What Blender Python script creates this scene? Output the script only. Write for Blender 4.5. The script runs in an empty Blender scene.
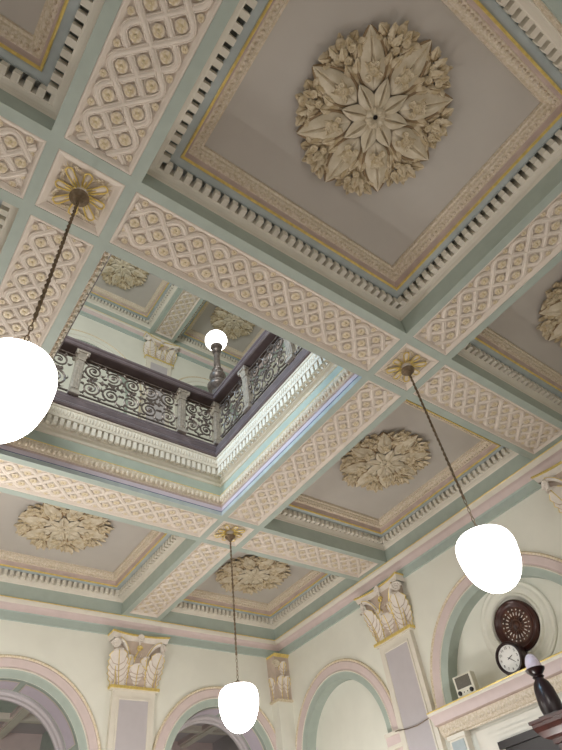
import bpy, math, random
from mathutils import Matrix, Vector
random.seed(7)
C = bpy.context.scene.collection
PI = math.pi
sin, cos = math.sin, math.cos

# ------------------------------------------------------------------ materials
def lin(c):
    return tuple(((v/255)/12.92 if v/255 <= .04045 else ((v/255+.055)/1.055)**2.4) for v in c) + (1,)

def mat(name, rgb, rough=.6, metal=0, var=.06, vscale=6, bump=.0, bscale=40, rgb2=None, emit=0):
    m = bpy.data.materials.new(name); m.use_nodes = True
    nt = m.node_tree; b = nt.nodes['Principled BSDF']
    b.inputs['Roughness'].default_value = rough; b.inputs['Metallic'].default_value = metal
    tc = nt.nodes.new('ShaderNodeTexCoord')
    n = nt.nodes.new('ShaderNodeTexNoise'); n.inputs['Scale'].default_value = vscale; n.inputs['Detail'].default_value = 4
    nt.links.new(tc.outputs['Object'], n.inputs['Vector'])
    r = nt.nodes.new('ShaderNodeValToRGB')
    a = lin(rgb); c2 = lin(rgb2) if rgb2 else tuple(v*(1-var*2) for v in a[:3]) + (1,)
    r.color_ramp.elements[0].position = .38; r.color_ramp.elements[1].position = .62
    r.color_ramp.elements[0].color = c2; r.color_ramp.elements[1].color = a
    nt.links.new(n.outputs['Fac'], r.inputs['Fac']); nt.links.new(r.outputs['Color'], b.inputs['Base Color'])
    if bump:
        n2 = nt.nodes.new('ShaderNodeTexNoise'); n2.inputs['Scale'].default_value = bscale
        nt.links.new(tc.outputs['Object'], n2.inputs['Vector'])
        bp = nt.nodes.new('ShaderNodeBump'); bp.inputs['Strength'].default_value = bump; bp.inputs['Distance'].default_value = .02
        nt.links.new(n2.outputs['Fac'], bp.inputs['Height']); nt.links.new(bp.outputs['Normal'], b.inputs['Normal'])
    if emit:
        b.inputs['Emission Color'].default_value = lin(rgb); b.inputs['Emission Strength'].default_value = emit
    return m

M = {}
M['green'] = mat('sage green paint', (176, 188, 180), .55, var=.03)
M['greenup'] = mat('sage green cornice paint', (180, 194, 188), .55, var=.02)
M['flat'] = mat('grey blue paint', (182, 192, 194), .6)
M['cream'] = mat('cream paint', (230, 224, 212), .6, var=.02)
M['wall'] = mat('ivory wall paint', (236, 236, 226), .7, var=.02, vscale=2)
M['lattice'] = mat('blush cream plaster', (230, 220, 209), .6, var=.03, bump=.15, bscale=60)
M['panel'] = mat('taupe ceiling paint', (196, 191, 185), .75, var=.02, vscale=2)
M['plaster'] = mat('moulded cream plaster', (218, 208, 188), .6, vscale=10, bump=.12, bscale=60, rgb2=(204, 192, 168))
M['carved'] = mat('carved plaster touched with gilt', (226, 214, 200), .55, vscale=40, bump=.3, bscale=70, rgb2=(206, 192, 166))
M['gilt'] = mat('worn gilding over cream', (231, 219, 202), .42, metal=.05, vscale=35, rgb2=(210, 194, 158))
M['gold'] = mat('gold leaf', (240, 216, 132), .32, metal=.4, var=.08, vscale=20)
M['pink'] = mat('dusty pink paint', (218, 201, 199), .6, var=.02)
M['rose'] = mat('brown rose paint', (200, 180, 172), .55)
M['lavender'] = mat('lavender paint', (208, 198, 212), .6, var=.02)
M['blueline'] = mat('slate blue line', (84, 92, 140), .6)
M['mauve'] = mat('mauve grey paint', (196, 190, 194), .7, var=.015)
M['bronze'] = mat('aged bronze', (128, 110, 88), .45, metal=.5, var=.15, vscale=30)
M['iron'] = mat('bronzed ironwork', (128, 116, 110), .4, metal=.4, var=.2, vscale=20)
M['rail'] = mat('dark varnished timber rail', (112, 100, 104), .28, var=.1, vscale=5)
M['newel'] = mat('burnished bronze newel', (206, 196, 186), .3, metal=.5, var=.12, vscale=18)
M['wood'] = mat('red brown mahogany', (74, 38, 34), .32, var=.2, vscale=8)
M['wooddark'] = mat('dark mahogany', (46, 28, 32), .3, var=.2, vscale=8)
M['woodrose'] = mat('brown carved oak', (98, 62, 46), .4, var=.25, vscale=10, rgb2=(62, 38, 32))
M['piercing'] = mat('ivory inlay', (236, 230, 224), .5, var=.02)
M['white'] = mat('white dial enamel', (240, 240, 238), .5, var=.01)
M['black'] = mat('black enamel', (20, 18, 20), .4, var=.02)
M['plastic'] = mat('cream plastic', (228, 224, 208), .45, var=.01)
M['mesh'] = mat('grey speaker cloth', (112, 108, 98), .8, var=.1, vscale=80)
M['domew'] = mat('pale lilac glazed dome', (222, 206, 218), .15, var=.05, vscale=12)
M['floor'] = mat('polished parquet', (134, 104, 74), .35, var=.15, vscale=4)
M['door'] = mat('very dark door paint', (34, 28, 30), .35, var=.05)
M['globe'] = mat('lit opal glass', (255, 250, 244), .2, var=0, emit=13)
M['capground'] = mat('shaded capital ground', (208, 190, 176), .65)  # brownish tone puts the shade between capital leaves into the colour
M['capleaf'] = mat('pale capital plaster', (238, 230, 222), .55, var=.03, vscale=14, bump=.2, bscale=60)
M['umber'] = mat('umber shade outline', (150, 128, 98), .7)  # dark tubes round medallion leaves, edge shade put into the colour
M['antique'] = mat('antiqued plaster', (216, 203, 178), .6, vscale=16, bump=.12, bscale=60, rgb2=(190, 172, 138))
M['globeup'] = mat('lit opal glass small', (255, 250, 242), .2, var=0, emit=7)

# ------------------------------------------------------------------ mesh builder
class MB:
    def __init__(s): s.v = []; s.f = []; s.m = []; s.mats = []
    def mi(s, k):
        if k not in s.mats: s.mats.append(k)
        return s.mats.index(k)
    def add(s, vs, fs, k, T=None):
        o = len(s.v); i = s.mi(k)
        s.v += [tuple(T @ Vector(p)) for p in vs] if T is not None else [tuple(p) for p in vs]
        s.f += [tuple(o+a for a in f) for f in fs]; s.m += [i]*len(fs)
    def box(s, x0, x1, y0, y1, z0, z1, k, T=None):
        vs = [(x, y, z) for z in (z0, z1) for y in (y0, y1) for x in (x0, x1)]
        s.add(vs, [(0, 2, 3, 1), (4, 5, 7, 6), (0, 1, 5, 4), (2, 6, 7, 3), (0, 4, 6, 2), (1, 3, 7, 5)], k, T)
    def frustum(s, a, z0, b, z1, k, T=None):       # a,b = (x0,x1,y0,y1)
        vs = [(x, y, z0) for y in a[2:] for x in a[:2]] + [(x, y, z1) for y in b[2:] for x in b[:2]]
        s.add(vs, [(0, 2, 3, 1), (4, 5, 7, 6), (0, 1, 5, 4), (2, 6, 7, 3), (0, 4, 6, 2), (1, 3, 7, 5)], k, T)
    def grid(s, rows, k, T=None, closed=False):
        n = len(rows[0]); vs = [p for r in rows for p in r]; fs = []
        for i in range(len(rows)-1):
            for j in range(n if closed else n-1):
                a = i*n+j; b = i*n+(j+1) % n
                fs.append((a, b, b+n, a+n))
        s.add(vs, fs, k, T)
    def lathe(s, prof, k, seg=24, T=None):
        s.grid([[(r*cos(2*PI*j/seg), r*sin(2*PI*j/seg), z) for j in range(seg)] for r, z in prof], k, T, True)
    def sphere(s, c, r, k, seg=8, rings=5, sc=(1, 1, 1), T=None):
        rows = []
        for i in range(rings+1):
            t = PI*i/rings
            rows.append([(c[0]+sc[0]*r*sin(t)*cos(2*PI*j/seg), c[1]+sc[1]*r*sin(t)*sin(2*PI*j/seg), c[2]+sc[2]*r*cos(t)) for j in range(seg)])
        s.grid(rows, k, T, True)
    def tube(s, pts, r, k, seg=6, T=None, closed=False, taper=None):
        P = [Vector(p) for p in pts]; n = len(P); rows = []; u = None
        for i in range(n):
            d = (P[(i+1) % n]-P[i-1]) if closed else (P[min(i+1, n-1)]-P[max(i-1, 0)])
            d.normalize()
            if u is None:
                u = d.cross(Vector((0, 0, 1)));
                if u.length < 1e-3: u = d.cross(Vector((1, 0, 0)))
            u = u - d*u.dot(d); u.normalize(); w = d.cross(u)
            rr = r*(taper(i/(n-1)) if taper else 1)
            rows.append([tuple(P[i]+(u*cos(2*PI*j/seg)+w*sin(2*PI*j/seg))*rr) for j in range(seg)])
        if closed: rows.append(rows[0])
        s.grid(rows, k, T, True)
        if not closed:
            s.add(rows[0], [tuple(range(seg))], k, T); s.add(rows[-1], [tuple(range(seg))], k, T)
    def rect_sweep(s, prof, rect, k):              # prof: (inset, z)
        x0, x1, y0, y1 = rect
        s.grid([[(x0+d, y0+d, z), (x1-d, y0+d, z), (x1-d, y1-d, z), (x0+d, y1-d, z)] for d, z in prof], k, None, True)
    def build(s, name, parent=None, smooth=False, loc=None):
        me = bpy.data.meshes.new(name); me.from_pydata(s.v, [], s.f)
        for k in s.mats: me.materials.append(M[k])
        me.polygons.foreach_set('material_index', s.m)
        if smooth: me.polygons.foreach_set('use_smooth', [True]*len(s.f))
        me.update()
        if smooth:
            import bmesh
            bm = bmesh.new(); bm.from_mesh(me); bmesh.ops.remove_doubles(bm, verts=bm.verts, dist=1e-5)
            bmesh.ops.recalc_face_normals(bm, faces=bm.faces); bm.to_mesh(me); bm.free()
            try: me.set_sharp_from_angle(angle=math.radians(48))
            except Exception: pass
        o = bpy.data.objects.new(name, me); C.objects.link(o)
        if parent: o.parent = parent
        if loc: o.location = loc
        return o

def empty(name, loc=(0, 0, 0), rot=(0, 0, 0), label=None, cat=None, group=None, kind=None, parent=None):
    o = bpy.data.objects.new(name, None); C.objects.link(o); o.location = loc; o.rotation_euler = rot
    o.empty_display_size = .1
    tag(o, label, cat, group, kind)
    if parent: o.parent = parent
    return o
def tag(o, label=None, cat=None, group=None, kind=None):
    if label: o['label'] = label
    if cat: o['category'] = cat
    if group: o['group'] = group
    if kind: o['kind'] = kind
    return o
def struct(o): o['kind'] = 'structure'; return o
KIDS = {}
def copy_tree(o, parent=None):
    c = o.copy(); C.objects.link(c); c.parent = parent
    for ch in list(o.children): copy_tree(ch, c)
    return c
def dup(o, loc, rot, label):
    c = copy_tree(o); c.location = loc; c.rotation_euler = rot; c['label'] = label
    return c

# ------------------------------------------------------------------ layout (metres; camera stands near the origin)
ZS = 7.0                          # underside of the lower ceiling's beams
ZU = 16.8                         # underside of the gallery ceiling's beams
LX = [-4.376, .273, 4.921]        # beam axes
LY = [-1.48, 2.724, 7.395]
S, HW = .332, .4445
WX, WY = 8.72, 11.2              # right and back wall planes
SX, SY = 8.53, 11.08               # where the beam soffit meets the wall cornice
X0, Y0 = -8.3, -5.6
PEND = [(LX[1], LY[1]), (LX[2], LY[1]), (LX[2], LY[2])]
cells = {
    'main': (LX[1]+HW, LX[2]-HW, LY[0]+HW, LY[1]-HW),
    'east': (LX[2]+HW, SX, LY[0]+HW, LY[1]-HW),
    'mid': (LX[2]+HW, SX, LY[1]+HW, LY[2]-HW),
    'corner': (LX[2]+HW, SX, LY[2]+HW, SY),
    'back': (LX[1]+HW, LX[2]-HW, LY[2]+HW, SY),
    'west': (LX[0]+HW, LX[1]-HW, LY[0]+HW, LY[1]-HW),
    'westwell': (LX[0]+HW, LX[1]-HW, LY[1]+HW, LY[2]-HW),
    'westback': (LX[0]+HW, LX[1]-HW, LY[2]+HW, SY),
}
well = (LX[1]+HW, LX[2]-HW, LY[1]+HW, LY[2]-HW)

# ------------------------------------------------------------------ ceiling grid (setting)
def ceiling_grid(name, z, holes):
    b = MB(); zt = z+.75
    fx0, fx1, fy0, fy1 = X0, WX, Y0, WY
    for X in LX:
        b.box(X-HW+.001, X+HW-.001, fy0, fy1, z+.06, zt, 'green')
        for a in ((X-HW, X-S), (X+S, X+HW)): b.box(a[0], a[1], fy0, fy1, z, z+.062, 'green')
    for Y in LY:
        b.box(fx0, fx1, Y-HW+.001, Y+HW-.001, z+.061, zt, 'green')
        for a in ((Y-HW, Y-S), (Y+S, Y+HW)):
            cuts = [fx0] + [q for X in LX for q in (X-HW, X-S, X+S, X+HW)] + [fx1]
            for i in range(len(cuts)-1):
                if i % 4 in (0, 2): b.box(cuts[i], cuts[i+1], a[0], a[1], z, z+.062, 'green')
    # blank soffit at the walls, and the ends of the beams beyond the panels
    b.box(SX, WX, fy0, fy1, z, zt, 'green'); b.box(fx0, WX, SY, WY, z, zt, 'green')
    b.box(SX-.14, SX, LY[1]-S, LY[1]+S, z, z+.06, 'green'); b.box(SX-.14, SX, LY[2]-S, LY[2]+S, z, z+.06, 'green')
    b.box(LX[2]-S, LX[2]+S, SY-.14, SY, z, z+.06, 'green'); b.box(LX[1]-S, LX[1]+S, SY-.14, SY, z, z+.06, 'green')
    b.box(fx0, LX[0], fy0, fy1, z+.3, zt, 'green'); b.box(fx0, WX, fy0, LY[0], z+.3, zt, 'green')
    # lid above the coffers
    for k, r in cells.items():
        b.box(r[0]-.02, r[1]+.02, r[2]-.02, r[3]+.02, z+.68, zt, 'panel')
    if not holes:
        r = well; b.box(r[0]-.02, r[1]+.02, r[2]-.02, r[3]+.02, z+.68, zt, 'panel')
    return struct(b.build(name))
ceiling_grid('ceiling', ZS, True)
ceiling_grid('ceiling_gallery', ZU, False)

trim_n = [0]
def trim():
    trim_n[0] += 1
    return struct(empty('trim_%d' % trim_n[0]))

def beads(b, p0, p1, pitch, r, k, sc=(1, 1, 1), seg=6, rings=4):
    p0, p1 = Vector(p0), Vector(p1); n = max(2, int((p1-p0).length/pitch))
    for i in range(n):
        b.sphere(p0+(p1-p0)*((i+.5)/n), r, k, seg, rings, sc)
def rect_runs(rect, d):
    x0, x1, y0, y1 = rect[0]+d, rect[1]-d, rect[2]+d, rect[3]-d
    return [((x0, y0), (x1, y0)), ((x1, y0), (x1, y1)), ((x1, y1), (x0, y1)), ((x0, y1), (x0, y0))]

def coffer(rect, z, carved_south=False):
    t = trim()
    b = MB(); b.rect_sweep([(0, z+.27), (.012, z+.285), (.02, z+.303), (.045, z+.316), (.078, z+.324), (.085, z+.328), (.085, z+.334), (.095, z+.336), (.095, z+.52)], rect, 'cream')
    b.build('cornice_band', t)
    b = MB()
    for d0, d1, z0, z1 in ((.095, .18, z+.338, z+.446),):
        x0, x1, y0, y1 = rect
        nx = round((x1-x0-2*d0)/.115); ny = round((y1-y0-2*d0)/.115)
        px = (x1-x0-2*d0)/nx; py = (y1-y0-2*d0)/ny
        for i in range(nx+1):
            c = x0+d0+i*px; a, e = max(c-.033, x0+d0), min(c+.033, x1-d0)
            b.box(a, e, y0+d0-.005, y0+d1, z0, z1, 'cream'); b.box(a, e, y1-d1, y1-d0+.005, z0, z1, 'cream')
        for i in range(1, ny):
            c = y0+d0+i*py
            b.box(x0+d0-.005, x0+d1, c-.033, c+.033, z0, z1, 'cream'); b.box(x1-d1, x1-d0+.005, c-.033, c+.033, z0, z1, 'cream')
    b.build('dentil_course', t)
    b = MB(); b.rect_sweep([(.095, z+.515), (.181, z+.515), (.181, z+.44), (.19, z+.438), (.19, z+.45), (.285, z+.452)], rect, 'flat'); b.build('flat_band', t)
    b = MB(); b.rect_sweep([(.272, z+.455), (.274, z+.44), (.284, z+.434), (.296, z+.438), (.302, z+.452), (.302, z+.47)], rect, 'gold'); b.build('gold_bead', t, True)
    b = MB(); b.rect_sweep([(.300, z+.455), (.306, z+.47), (.312, z+.50), (.325, z+.53), (.332, z+.534)], rect, 'rose'); b.build('cove', t)
    b = MB(); b.rect_sweep([(.332, z+.534), (.345, z+.532), (.38, z+.548), (.415, z+.578), (.428, z+.61), (.452, z+.614), (.458, z+.665)], rect, 'carved')
    for p, q in rect_runs(rect, .378): beads(b, (*p, z+.547), (*q, z+.547), .06, .024, 'carved', (1, 1, 1), 6, 4)
    b.build('egg_moulding', t)
    b = MB(); x0, x1, y0, y1 = rect; d = .44
    b.box(x0+d, x1-d, y0+d, y1-d, z+.66, z+.69, 'panel'); b.build('panel', t)
    if carved_south:
        b = MB(); x0, x1, y0, y1 = rect
        b.box(x0, x1, y0-.003, y0+.012, z+.06, z+.24, 'carved'); b.box(x0, x1, y0-.003, y0+.02, z+.24, z+.275, 'cream')
        beads(b, (x0, y0+.012, z+.15), (x1, y0+.012, z+.15), .09, .04, 'carved', (1, .5, 1.5))
        b.build('carved_frieze', t)
    return t
for k in ('main', 'east', 'mid', 'corner', 'back', 'west', 'westwell', 'westback'):
    coffer(cells[k], ZS, k in ('main', 'east'))
for r in (cells['back'], cells['corner'], well, cells['mid']): coffer(r, ZU)

# wall cornice between the wall and the beam soffits
def wall_cornice(z):
    t = trim()
    a, h = WX, WY
    def run(prof, k, name, smooth=False):
        b = MB(); rows = []
        for d, zz in prof:                         # d = distance out from the wall
            dy = d*(WY-SY)/(WX-SX)
            rows.append([(a-d, Y0, zz), (a-d, h-dy, zz), (X0, h-dy, zz)])
        b.grid(rows, k); return b, b.build(name, t, smooth)
    run([(.225, z+.0), (.225, z-.012), (.222, z-.018)], 'gold', 'gold_line')
    run([(.222, z-.018), (.215, z-.05), (.19, z-.085), (.175, z-.10)], 'cream', 'fillet')
    run([(.175, z-.10), (.135, z-.12), (.10, z-.155), (.08, z-.20), (.075, z-.215)], 'pink', 'cove', True)
    run([(.075, z-.215), (.055, z-.225), (.045, z-.235), (.045, z-.385), (.0, z-.39)], 'greenup', 'frieze_band')
wall_cornice(ZS); wall_cornice(ZU)

# the sides of the open well, up to the gallery balustrade
def well_sides():
    t = trim()
    def run(prof, k, name, smooth=False, extra=None):
        b = MB(); b.rect_sweep([(d, z) for d, z in prof], well, k)
        if extra: extra(b)
        b.build(name, t, smooth)
    run([(0, 6.999), (.004, 7.0), (.004, 7.075)], 'flat', 'fascia')
    run([(.004, 7.075), (.009, 7.077), (.009, 7.083), (.004, 7.085)], 'blueline', 'painted_line')
    run([(.004, 7.085), (.006, 7.165)], 'lavender', 'lavender_band')  # pink band, with the blue daylight's tint painted in as lavender
    run([(.006, 7.165), (.016, 7.17), (.02, 7.19)], 'rose', 'rose_line')
    def eggs(b):
        for p, q in rect_runs(well, .05): beads(b, (*p, 7.27), (*q, 7.27), .085, .036, 'carved', (1, 1, 1.5))
    run([(.02, 7.19), (.03, 7.2), (.04, 7.23), (.062, 7.31), (.066, 7.35)], 'carved', 'egg_moulding', False, eggs)
    run([(.066, 7.35), (.07, 7.357), (.066, 7.366), (.004, 7.37)], 'gold', 'gold_line')
    run([(.004, 7.37), (.004, 7.60)], 'green', 'frieze')
    run([(.004, 7.60), (.02, 7.61), (.035, 7.65), (.075, 7.675), (.085, 7.70), (.095, 7.70), (.095, 7.89)], 'cream', 'cornice_band')
    b = MB(); x0, x1, y0, y1 = well; d0, d1 = .09, .165
    n = 34
    for i in range(n+1):
        f = i/n
        cx = x0+d0+.04+(x1-x0-2*d0-.08)*f; cy = y0+d0+.04+(y1-y0-2*d0-.08)*f
        for (Ya, Yb) in ((y0+d0, y0+d1), (y1-d1, y1-d0)): b.box(cx-.032, cx+.032, Ya, Yb, 7.72, 7.86, 'cream')
        if 0 < i < n:
            for (Xa, Xb) in ((x0+d0, x0+d1), (x1-d1, x1-d0)): b.box(Xa, Xb, cy-.032, cy+.032, 7.72, 7.86, 'cream')
    b.build('dentil_course', t)
    def leaves(b):
        for p, q in rect_runs(well, .178): beads(b, (*p, 7.985), (*q, 7.985), .055, .026, 'cream', (.9, .9, 2.6), 6, 5)
    run([(.095, 7.87), (.17, 7.872), (.175, 7.90), (.178, 8.05), (.195, 8.06), (.2, 8.09)], 'cream', 'leaf_band', False, leaves)
    run([(.2, 8.09), (.225, 8.10), (.235, 8.13), (.225, 8.18), (.195, 8.22), (.19, 8.34), (.17, 8.36), (.14, 8.40), (.13, 8.46), (-.12, 8.46), (-.12, 8.2)], 'rail', 'timber_kerb')
well_sides()
# gallery floor round the well
b = MB(); x0, x1, y0, y1 = well
for r in ((X0, x0, Y0, WY), (x1, WX, Y0, WY), (x0, x1, Y0, y0), (x0, x1, y1, WY)):
    b.box(r[0], r[1], r[2], r[3], 7.76, 8.2, 'floor')
struct(b.build('floor_gallery'))

# ------------------------------------------------------------------ walls, floor
b = MB(); b.box(X0, WX+.6, Y0, WY+4.4, -.1, 0, 'floor'); struct(b.build('floor'))
b = MB(); b.box(X0-.2, X0, Y0, WY, 0, 18, 'wall'); struct(b.build('wall_left'))
b = MB(); b.box(X0-.2, WX+.6, Y0-.2, Y0, 0, 18, 'wall'); struct(b.build('wall_front'))

def arch_pts(c, r, spring, base, n=40):
    pts = [(c-r, base), (c-r, spring)] if base < spring else [(c-r, spring)]
    pts += [(c-r*cos(PI*i/n), spring+r*sin(PI*i/n)) for i in range(1, n)]
    pts += [(c+r, spring), (c+r, base)] if base < spring else [(c+r, spring)]
    return pts
def wall_with_arches(b, to3, s0, s1, z0, z1, ops, depth, k, blind=None):
    """wall face in the plane (s, z) with arched openings (c, r, spring, base), reveals and blind backs"""
    cur = s0
    for c, r, sp, base in sorted(ops):
        b.add([to3(cur, z0, 0), to3(c-r, z0, 0), to3(c-r, z1, 0), to3(cur, z1, 0)], [(0, 1, 2, 3)], k)
        if base > z0: b.add([to3(c-r, z0, 0), to3(c+r, z0, 0), to3(c+r, base, 0), to3(c-r, base, 0)], [(0, 1, 2, 3)], k)
        A = [p for p in arch_pts(c, r, sp, base) if p[1] >= sp-1e-6]
        b.grid([[to3(p[0], p[1], 0) for p in A], [to3(p[0], z1, 0) for p in A]], k)
        F = arch_pts(c, r, sp, base)
        b.grid([[to3(p[0], p[1], 0) for p in F], [to3(p[0], p[1], depth) for p in F]], 'green')
        if blind:
            b.add([to3(p[0], p[1], depth) for p in F], [tuple(range(len(F)))], blind)
        cur = c+r
    b.add([to3(cur, z0, 0), to3(s1, z0, 0), to3(s1, z1, 0), to3(cur, z1, 0)], [(0, 1, 2, 3)], k)
R3 = lambda s, z, d: (WX+d, s, z)          # right wall, d goes into the wall
B3 = lambda s, z, d: (s, WY+d, z)          # back wall
A_R = [(9.42, 1.23, 4.3, .9), (5.05, 1.51, 4.16, 4.16)]
A_B = [(2.57, 1.5, 4.12, 0.0), (6.96, 1.22, 4.25, 0.0)]
b = MB(); wall_with_arches(b, R3, Y0, WY, 0, 7.4, A_R, .24, 'wall', 'wall'); b.box(WX+.3, WX+.5, Y0, WY, 0, 18, 'wall'); struct(b.build('wall_right'))
b = MB(); wall_with_arches(b, B3, X0, WX+.01, 0, 7.4, A_B+[(-2.05, 1.5, 4.12, 0.0)], .55, 'wall'); struct(b.build('wall_back'))
U_B = [(2.57, 1.5, 13.75, 8.2), (6.96, 1.22, 14.2, 8.2)]
b = MB(); wall_with_arches(b, B3, X0, WX+.01, 8.2, 17.4, U_B, .3, 'wall', 'wall'); struct(b.build('wall_gallery_back'))
b = MB(); b.box(WX, WX+.28, Y0, WY, 8.2, 17.5, 'wall'); struct(b.build('wall_gallery_right'))

def archivolt(to3, c, R, sp, base, inner=None, kp='pink', kg='green'):
    """bands round an arch: gilded outer bead, pink face, bead row, green splay"""
    t = trim()
    def band(prof, k, name, smooth=False, extra=None):
        b = MB(); rows = []
        for r, d in prof: rows.append([to3(p[0], p[1], d) for p in arch_pts(c, r, sp, base, 56)])
        b.grid(rows, k)
        if extra: extra(b)
        b.build(name, t, smooth)
    band([(R, .0), (R+.003, -.035), (R-.012, -.05), (R-.03, -.047), (R-.045, -.03)], 'gilt', 'outer_bead', True)
    band([(R-.045, -.03), (R-.065, -.045), (R-.09, -.04), (R-.19, -.022), (R-.215, -.03)], kp, 'pink_band')
    def dots(b):
        n = int(PI*R/.055)
        for i in range(n+1):
            a = PI*i/n; r = R-.228
            b.sphere(to3(c-r*cos(a), sp+r*sin(a), -.036), .014, 'cream', 6, 4)
        m = int(max(0, sp-base)/.055)
        for i in range(m):
            for sg in (-1, 1): b.sphere(to3(c+sg*(R-.228), base+(i+.5)*.055, -.036), .014, 'cream', 6, 4)
    band([(R-.215, -.03), (R-.228, -.04), (R-.242, -.03)], 'cream', 'bead_row', False, dots)
    inner = inner or R-.375
    band([(R-.242, -.03), (R-.262, -.018), (inner, -.004), (inner, .02)], kg, 'green_band')
    return t
archivolt(R3, 9.42, 1.6, 4.3, .9)
archivolt(R3, 5.05, 1.885, 4.16, 4.16)
for c, R, sp in ((2.57, 1.88, 4.12), (6.96, 1.6, 4.25), (-2.05, 1.88, 4.12)):
    archivolt(B3, c, R, sp, 0)
archivolt(B3, 2.57, 1.88, 13.75, 8.2, None, 'wall', 'wall'); archivolt(B3, 6.96, 1.6, 14.2, 8.2, None, 'wall', 'wall')

# lavender coffers on the underside of the two doorway arches, and the passage beyond
for c, r, sp in ((2.57, 1.5, 4.12), (6.96, 1.22, 4.25)):
    t = trim()
    b = MB()
    for a0, a1 in ((2, 38), (42, 98), (102, 158), (162, 178)):
        a0, a1 = math.radians(a0), math.radians(a1)
        for (rr, d0, d1, k) in ((r-.012, .07, .50, 'cream'), (r-.02, .10, .47, 'lavender')):
            e = .012 if k == 'lavender' else 0
            rows = [[], []]
            for j in range(13):
                a = a0+e+(a1-a0-2*e)*j/12
                rows[0].append(B3(c-rr*cos(a), sp+rr*sin(a), d0)); rows[1].append(B3(c-rr*cos(a), sp+rr*sin(a), d1))
            b.grid(rows, k)
    b.build('intrados_panel', t)
    b = MB(); rows = []
    for rr, d in ((r, .55), (r-.05, .54), (r-.09, .56), (r-.10, .62), (r-.13, .64), (r-.13, .7)): rows.append([B3(p[0], p[1], d) for p in arch_pts(c, rr, sp, 0, 48)])
    b.grid(rows, 'mauve'); b.build('inner_rib', t)
# passage behind: flat coffered roof with cream ribs, mauve and green panels
b = MB(); py = WY+.7
b.box(X0, WX+.4, py+3.4, py+3.6, 0, 7, 'green'); struct(b.build('wall_passage'))
zc = 5.85
b = MB(); b.box(X0, WX+.4, WY+.56, py+3.6, zc, zc+.15, 'mauve')
for x in (-.9, .55, 2.0, 3.45, 5.4, 6.3, 7.2, 8.1): b.box(x-.09, x+.09, WY+.56, py+3.5, zc-.14, zc+.02, 'cream'); b.box(x-.15, x-.09, WY+.56, py+3.5, zc-.1, zc+.02, 'pink'); b.box(x+.09, x+.15, WY+.56, py+3.5, zc-.1, zc+.02, 'pink')
for y in (py+.35, py+1.9): b.box(X0, WX+.4, y-.08, y+.08, zc-.12, zc+.02, 'cream'); b.box(X0, WX+.4, y+.08, y+.2, zc-.09, zc+.02, 'rose')
b.box(2.15, 3.3, py+.6, py+1.75, zc-.02, zc+.02, 'green'); b.box(X0, WX+.4, py+3.1, py+3.42, zc-.5, zc+.02, 'pink')
struct(b.build('ceiling_passage'))
b = MB()
for x in (4.62, ): b.box(x-.2, x+.2, WY+.56, py+3.4, 0, 6.6, 'green')
b.box(WX+.3, WX+.45, WY+.56, py+3.4, 0, 6.6, 'mauve'); struct(b.build('wall_passage_cross'))

# ------------------------------------------------------------------ small ornament shapes (built with +z as the outward side)
def leafmesh(b, T, L, W, k, lobes=0, arch=.3, curl=0.0, kvein=None, nu=12, h0=0.0, fold=.25, sharp=1.0):
    rows = []
    for i in range(nu+1):
        t = i/nu
        w = W*.5*(sin(PI*min(1, t**.8))**sharp)*(1-.15*t)
        if i == nu: w = .002
        if lobes: w *= 1+.16*(1 if i % 2 else -1)*(.4+.6*sin(PI*t))
        row = []
        for j in (-1, -.62, -.2, 0, .2, .62, 1):
            a = abs(j)
            h = h0+arch*W*(1-a*a)*.6*sin(PI*min(1, t*1.05))**.7 - (fold*W*.25*(1-a/.2) if a < .2 else 0)*sin(PI*t) + curl*t*t
            if a == 1: h -= .012
            row.append((t*L-(.03*L if lobes and a == 1 else 0)*(1-t), j*w, h))
        rows.append(row)
    b.grid(rows, k, T)
def floret(b, T, r, k, kc, n=5, h=.03):
    for i in range(n):
        a = 2*PI*i/n
        R = T @ Matrix.Rotation(a, 4, 'Z')
        rows = []
        for t in (0, .35, .75, 1):
            w = r*(.25+.55*sin(PI*min(1, t*.85)))
            rows.append([(t*r, -w*.8*(.2 if t == 1 else 1), h*(.3+.5*t)-h*.5*(t == 1)), (t*r*.98, 0, h*(.55+.6*t*(1-t))), (t*r, w*.8*(.2 if t == 1 else 1), h*(.3+.5*t)-h*.5*(t == 1))])
        b.grid(rows, k, R)
    b.sphere((0, 0, h*.55), r*.3, kc, 8, 4, (1, 1, .8), T)

def rosette_mesh():
    b = MB(); T = Matrix.Identity(4)
    b.lathe([(.06, 0), (.058, .008), (.046, .014), (0.001, .014)], 'lattice', 8, T)
    floret(b, Matrix.Translation((0, 0, .012)), .056, 'gilt', 'gilt', 5, .034)
    o = b.build('floret', None, True); me = o.data; bpy.data.objects.remove(o); return me
ROS = rosette_mesh()

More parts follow.
